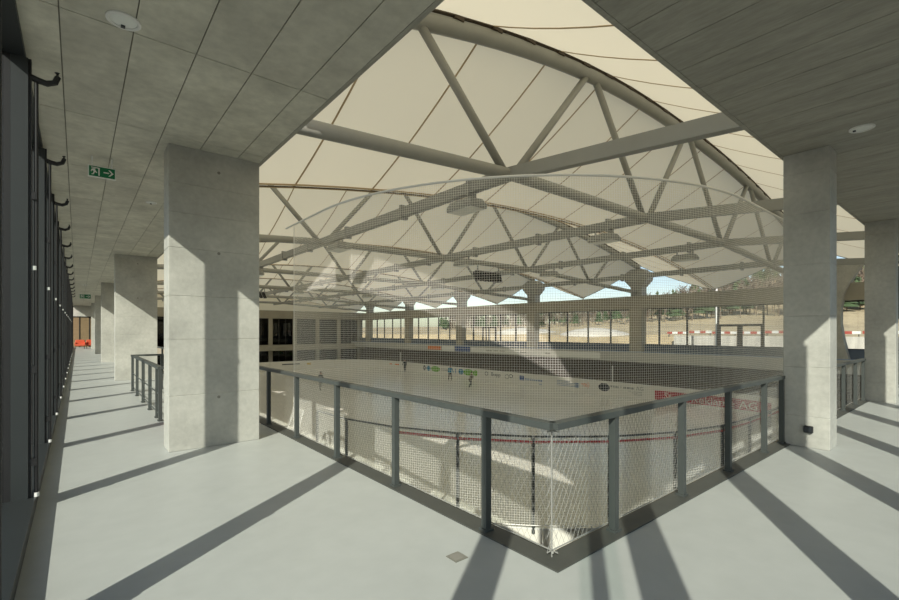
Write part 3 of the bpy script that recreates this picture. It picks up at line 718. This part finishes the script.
# ------------------------------------------------------------------ membrane roof
mr = thing('membrane_roof', 'cream tensile membrane roof stretched over the steel arches', 'roof', (0, 0, 0))
def zr(x): return ztop(x) + 0.32
def zv(x): return 7.35 - 2.4 * ((x - 18) / 20.4) ** 2 if x > 18 else 7.35 - 2.0 * ((x - 18) / 17.4) ** 2
def zmem(x, t):
    return zv(x) + (zr(x) - zv(x)) * (0.72 * t + 0.28 * t * t)
def lift(x, t): return (1 - t) ** 0.7 * 2.05 * max(0, 1 - (x - 0.7) / 4.5)      # raises the unseen front edge so a band of sun reaches the net
sx_ = [0.7] + [2.53 + 2.75 * k for k in range(13)] + [38.4]
NT = 8
HB = 5.9
for k, y in enumerate(AY):
    for s in (-1, 1):
        for a, b in zip(sx_, sx_[1:]):
            vs = []; fs = []
            for j in range(NT + 1):
                t = 1 - j / NT
                for q in range(3):
                    x = a + (b - a) * q / 2; vs.append((x, y + s * HB * (1 - t), zmem(x, t) + (lift(x, t) if k == 0 and s < 0 else 0)))
            for j in range(NT):
                for q in range(2): fs.append((j * 3 + q, j * 3 + q + 1, j * 3 + q + 4, j * 3 + q + 3))
            MB().add(vs, fs).build('membrane_panel', 'fabric', mr, True)
        for x in sx_[1:-1]:
            vs = []; fs = []
            w = 0.03
            MB().tube([(x, y + s * HB * j / NT, zmem(x, 1 - j / NT) + (lift(x, 1 - j / NT) if k == 0 and s < 0 else 0) - 0.012) for j in range(NT + 1)], 0, rect=(0.048, 0.012)).build('seam', 'seam_brown', mr)
    yv = y + HB
    for dy in (-0.16, 0.16):
        MB().tube([(x, yv + dy, zv(x) - 0.01) for x in [0.7 + 37.7 * i / 24 for i in range(25)]], 0.028, 6).build('valley_cable', 'seam_brown', mr)
    MB().tube([(x, yv, zv(x) - 0.03) for x in [0.7 + 37.7 * i / 24 for i in range(25)]], 0.02, 6).build('valley_cable', 'cable_dark', mr)
    for xx, zz in ((0.7, ZC + 0.5), (38.4, BZ1)):
        MB().tube([(xx, yv, zz), (xx, yv, zv(xx))], 0.06, 8).build('anchor', 'arch_steel', mr)
    for s in (-1, 1):
        for xe in (0.72, 38.38):
            MB().tube([(xe, y + s * HB * j / NT, zmem(xe, 1 - j / NT) + (lift(xe, 1 - j / NT) if k == 0 and s < 0 else 0) - 0.01) for j in range(NT + 1)], 0.03, 6).build('edge_cable', 'arch_steel', mr)
for a, b in zip(sx_, sx_[1:]):      # unseen front skirt, added to block sun coming over the short gallery roof
    y0 = AY[0] - HB
    vs = []; fs = []
    for j in range(9):
        t = j / 8
        for q in range(3):
            x = a + (b - a) * q / 2; zz = zv(x) + lift(x, 0); vs.append((x, y0 + (-0.55 - y0) * t, zz + (ZC + 0.52 - zz) * t ** 2.4))
    for j in range(8):
        for q in range(2): fs.append((j * 3 + q, j * 3 + q + 1, j * 3 + q + 4, j * 3 + q + 3))
    MB().add(vs, fs).build('membrane_panel', 'fabric', mr, True)
for a, b in zip(sx_, sx_[1:]):      # end skirt closing the last valley above the end wall
    y0 = AY[-1] + HB
    MB().add([(a, y0, zv(a)), (b, y0, zv(b)), (b, YE + 1.0, BZ1 + 0.1), (a, YE + 1.0, BZ1 + 0.1)], [(0, 1, 2, 3)]).build('membrane_panel', 'fabric', mr)
# kerb added out of view as lower lip of the sun slit
smesh(MB().box(1.95, 2.15, -0.6, YE, ZC + 0.5, 5.4), 'sun_slit_kerb', 'concrete', 'added unseen concrete kerb on the long gallery roof, trimming the sun slit')

# ------------------------------------------------------------------ skaters
def person(name, label, foot, rz, h, coat, pants, stride=0.25, lean=0.1, arms=(0.3, -0.2), bend=0.0):
    t = thing(name, label, 'person', foot, 'skaters on the ice', rz)
    me = bpy.data.meshes.new('sk'); s = h / 1.75
    ps = 0.93 - bend * 0.25
    V = [(0, 0, ps), (0, lean * 0.5, ps + 0.25), (0, lean, ps + 0.48), (0, lean + 0.03, ps + 0.58), (0, lean + 0.06, ps + 0.68), (0, lean + 0.07, ps + 0.78)]
    E = [(0, 1), (1, 2), (2, 3), (3, 4), (4, 5)]; Rr = [0.15, 0.14, 0.16, 0.06, 0.095, 0.08]
    for sd, st in ((-1, stride), (1, -stride)):
        i = len(V); V += [(sd * 0.10, 0.02, ps - 0.06), (sd * 0.12, st * 0.6 + 0.08 + bend * 0.2, 0.50 - bend * 0.1), (sd * 0.13, st, 0.14), (sd * 0.14, st + 0.15, 0.09)]
        E += [(0, i), (i, i + 1), (i + 1, i + 2), (i + 2, i + 3)]; Rr += [0.105, 0.075, 0.055, 0.045]
    for sd, ar in zip((-1, 1), arms):
        i = len(V); V += [(sd * 0.19, lean, ps + 0.46), (sd * 0.27, lean + ar * 0.5, ps + 0.22), (sd * 0.30, lean + ar, ps + 0.02 + abs(ar) * 0.3), (sd * 0.31, lean + ar * 1.15, ps - 0.07 + abs(ar) * 0.35)]
        E += [(2, i), (i, i + 1), (i + 1, i + 2), (i + 2, i + 3)]; Rr += [0.07, 0.052, 0.042, 0.04]
    me.from_pydata([tuple(c * s for c in v) for v in V], E, [])
    ob = bpy.data.objects.new('sk', me); C.objects.link(ob)
    m = ob.modifiers.new('skin', 'SKIN'); 
    for i, sv in enumerate(me.skin_vertices[0].data): sv.radius = (Rr[i] * s, Rr[i] * s); sv.use_root = (i == 0)
    m2 = ob.modifiers.new('sub', 'SUBSURF'); m2.levels = 1
    dg = bpy.context.evaluated_depsgraph_get(); out = bpy.data.meshes.new_from_object(ob.evaluated_get(dg))
    bpy.data.objects.remove(ob)
    out.materials.clear()
    for q in (coat, pants, 'skin', 'ink'): out.materials.append(MATS[q])
    for p in out.polygons:
        z = p.center.z / s; p.use_smooth = True
        p.material_index = 2 if (z > ps + 0.56) else (3 if z < 0.16 else (1 if z < ps - 0.02 and abs(p.center.x) < 0.25 * s else 0))
    link('body', out, t)
    mb = MB(); c = (0, (lean + 0.05) * s, (ps + 0.745) * s); r = 0.105 * s
    mb.loft([[(c[0] + r * math.cos(b_) * math.cos(2 * math.pi * k / 10), c[1] + r * math.cos(b_) * math.sin(2 * math.pi * k / 10) - 0.01, c[2] + r * math.sin(b_)) for k in range(10)] for b_ in (0.0, 0.5, 1.0, 1.45)]); mb.build('cap', 'dark_cloth', t, True)
    for sd, st in ((-1, stride), (1, -stride)):
        MB().box(sd * 0.135 * s - 0.006, sd * 0.135 * s + 0.006, (st - 0.06) * s, (st + 0.22) * s, 0.0, 0.06 * s).build('skate_blade', 'wire', t)
    return t
def on_ice(px, py):
    d = (1.7 - ICE - 0.03) * 451 / (py - 331); u = (px - 449.5) / 451
    return (d * (0.6361 + 0.7716 * u), d * (0.7716 - 0.6361 * u), ICE + 0.03)
person('person', 'skater in dark clothes near the free edge of the hanging net', on_ice(320, 390.5), R(-60), 1.75, 'dark_cloth', 'grey_ink', 0.15, 0.08, (0.25, 0.1))
person('person', 'skater in a bright blue jacket before the green adverts', on_ice(450, 380.5), R(160), 1.72, 'blue_cloth', 'dark_cloth', 0.1, 0.05, (0.2, 0.2))
person('person', 'skater in dark brown bending forward with long stride beside the green adverts', on_ice(470, 387), R(-70), 1.6, 'bare_wood', 'dark_cloth', 0.45, 0.35, (0.5, -0.4), 0.6)
person('person', 'distant skater in dark coat by the white pole', on_ice(405, 367.5 + 4), R(120), 1.7, 'dark_cloth', 'dark_cloth', 0.1, 0.05, (0.15, 0.1))

# ------------------------------------------------------------------ outdoors
gr = struct('ground', 'open ground outside with sandy earth and rising field')
mb = MB(); mb.box(-250, -0.9, -250, 400, -0.5, -0.12); mb.box(-0.9, 49.8, -250, -1.1, -0.5, -0.12); mb.box(38.7, 49.8, 2.3, 400, -0.5, -0.12); mb.box(-0.9, 38.7, YE + 0.8, 400, -0.5, -0.12)
mb.build('yard', 'asphalt', gr)
def terr(x, y):
    s = min(max((x - 50.0) / 80.0, 0), 1)
    z = 1.0 + 2.4 * s + 0.35 * math.sin(x * 0.21 + y * 0.13) * s + 0.25 * math.sin(y * 0.31)
    b = math.exp(-(((x - 255) / 80) ** 2 + ((y - 55) / 55) ** 2)); z += 22 * b
    z += 2 * min(max((x - 150) / 120, 0), 1)
    return z
vs = []; fs = []; NX, NY = 46, 60
for i in range(NX):
    for j in range(NY):
        x = 49.6 + (i / (NX - 1)) ** 1.6 * 420; y = -80 + j / (NY - 1) * 560
        vs.append((x, y, terr(x, y) if i else -0.4))
for i in range(NX - 1):
    for j in range(NY - 1): fs.append((i * NY + j, (i + 1) * NY + j, (i + 1) * NY + j + 1, i * NY + j + 1))
MB().add(vs, fs).build('field', 'earth', gr, True)
# concrete retaining wall of upright panels
rw = thing('retaining_wall', 'pale concrete retaining wall outside the far windows', 'wall', (49.2, 0, -0.12))
wm = MB().box(0, 0.25, 0.02, 1.98, 0, 1.35).mesh('wall_panel', 'wall_conc')
for k in range(13): link('wall_panel', wm, rw, (0, -4 + 2.0 * k, 0))
# red and white barrier boards
for k in range(11):
    y = -2 + 2.3 * k
    t = thing('barrier_board', 'red and white striped barrier board along the retaining wall', 'barrier', (50.4, y, 1.15 + 0.06 * math.sin(k * 2.3)), 'barrier boards outside')
    for q in range(4):
        MB().box(-0.02, 0.02, q * 0.55, q * 0.55 + 0.55, 0.28, 0.52).build('stripe', 'barrier_red' if q % 2 else 'white_paint', t)
    for q in (0.1, 2.0): MB().box(0.02, 0.07, q, q + 0.06, -0.3, 0.55).build('post', 'frame_dark', t)
t = thing('flag_pole', 'tall white pole outside the far windows beside the double door', 'pole', (42.5, ad_y(716.5, 42.5), -0.12))
MB().cyl((0, 0), 0.09, 0, 7.0, 12).build('shaft', 'white_paint', t); MB().cyl((0, 0), 0.2, 0, 0.08, 12).build('foot', 'white_paint', t)
# sand heaps
def heap(x, y, r, h, lab):
    mb = MB(); n = 18
    mb.loft([[(r * s * (1 + 0.12 * math.sin(3 * a + x)) * math.cos(a), r * s * 1.4 * (1 + 0.1 * math.cos(2 * a)) * math.sin(a), h * z) for a in [2 * math.pi * k / n for k in range(n)]] for s, z in ((1, -0.3), (0.8, 0.35), (0.5, 0.75), (0.2, 0.97), (0.05, 1.0))])
    o = mb.build('sand_heap', 'gravel', None, True); o.location = (x, y, terr(x, y)); tag(o, lab, 'heap', 'sand heaps outside')
heap(56, 36, 4.5, 1.2, 'low pale sand heap outside the second window bay'); heap(60, 52, 5, 1.0, 'low pale sand heap outside the third window bay')
# trees: one conifer and one bare broadleaf, copied
def conifer_mesh(seed):
    rnd = random.Random(seed); mb = MB(); n = 9; L = 7
    for i in range(L):
        z0 = 0.14 + 0.78 * i / L; r = 0.20 * (1 - i / L) + 0.02; top = z0 + 0.2 * (1 - i / L) + 0.06
        a0 = rnd.random() * 6
        base = [(r * (0.75 + 0.5 * rnd.random()) * math.cos(a0 + 2 * math.pi * k / n), r * (0.75 + 0.5 * rnd.random()) * math.sin(a0 + 2 * math.pi * k / n), z0 + rnd.uniform(-0.02, 0.02)) for k in range(n)]
        tip = [(0.008 * math.cos(a0 + 2 * math.pi * k / n), 0.008 * math.sin(a0 + 2 * math.pi * k / n), min(top, 1.0)) for k in range(n)]
        mb.loft([base, tip])
    return mb.mesh('crown', 'conifer')
def bare_mesh(seed):
    rnd = random.Random(seed); mb = MB()
    for i in range(46):
        a = rnd.random() * 6.28; z = rnd.uniform(0.3, 0.8); l = rnd.uniform(0.12, 0.28) * (1.15 - z); 
        p = Vector((0, 0, z)); q = p + Vector((math.cos(a) * l, math.sin(a) * l, l * rnd.uniform(0.7, 1.4)))
        mb.tube([p, q], [0.007, 0.004], 4)
        for j in range(4):
            b = a + rnd.uniform(-1.2, 1.2); p2 = p.lerp(q, rnd.uniform(0.4, 1)); l2 = l * 0.6
            mb.tube([p2, p2 + Vector((math.cos(b) * l2, math.sin(b) * l2, l2 * rnd.uniform(0.3, 1.3)))], [0.006, 0.003], 3)
    return mb.mesh('branches', 'bare_wood')
con = [conifer_mesh(i) for i in range(3)]; bare = [bare_mesh(10 + i) for i in range(3)]
trunk_c = MB().tube([(0, 0, -0.05), (0, 0, 0.95)], [0.014, 0.003], 6).mesh('trunk', 'bark'); trunk_b = MB().tube([(0, 0, -0.05), (0.01, 0, 0.5), (0, 0, 0.9)], [0.016, 0.011, 0.003], 6).mesh('trunk', 'bark')
def tree(x, y, h, kind, far):
    t = thing(('conifer_tree' if kind == 0 else 'bare_tree'), ('dark evergreen conifer in the forest edge beyond the field' if kind == 0 else 'bare brown broadleaf tree in the forest edge beyond the field') if not far else ('dark conifer on the distant wooded hill' if kind == 0 else 'bare brown tree on the distant wooded hill'), 'tree', (x, y, terr(x, y)), ('conifers' if kind == 0 else 'bare trees') + (' on the hill' if far else ' at the forest edge'), random.random() * 6)
    w = random.uniform(0.85, 1.2)
    t.scale = (h * w, h * w, h)
    link('trunk', trunk_c if kind == 0 else trunk_b, t); link('crown' if kind == 0 else 'branches', random.choice(con if kind == 0 else bare), t)
def dirp(px, d):
    u = (px - 449.5) / 451; return d * (0.6361 + 0.7716 * u), d * (0.7716 - 0.6361 * u)
def belt_h(px): return 5.5 + 4.5 * min(max((px - 610) / 90, 0), 1)
for k in range(150):
    px = 440 + 430 * (k + random.random()) / 150
    d = 110 + random.uniform(0, 26)
    x, y = dirp(px, d)
    kind = 1 if random.random() < (0.75 if px > 640 else 0.6) else 0
    tree(x, y, belt_h(px) * random.uniform(0.85, 1.15), kind, False)
for k in range(110):
    px = 690 + 200 * (k + random.random()) / 110
    d = 175 + random.uniform(0, 110)
    x, y = dirp(px, d)
    tree(x, y, random.uniform(7, 10.5), 0 if random.random() < 0.6 else 1, True)
# undergrowth of the forest edge: a dense irregular thicket nobody could count
mb = MB(); rnd = random.Random(5)
for k in range(900):
    px = 440 + 430 * rnd.random(); d = 139 + rnd.uniform(0, 22); x, y = dirp(px, d); z = terr(x, y)
    h = 1.2 * belt_h(px) * rnd.uniform(0.3, 0.75); w = rnd.uniform(0.10, 0.22)
    mb.tube([(x, y, z - 0.3), (x + rnd.uniform(-0.4, 0.4), y + rnd.uniform(-0.4, 0.4), z + h)], [w, w * 0.4], 4)
    for q in range(2):
        a = rnd.random() * 6.28; mb.tube([(x, y, z + h * 0.4), (x + 1.1 * math.cos(a), y + 1.1 * math.sin(a), z + h * rnd.uniform(0.6, 1.0))], [w * 0.6, w * 0.2], 3)
o = mb.build('thicket', 'bare_wood'); o['kind'] = 'stuff'; tag(o, 'dense brown thicket of thin stems along the forest edge', 'thicket')
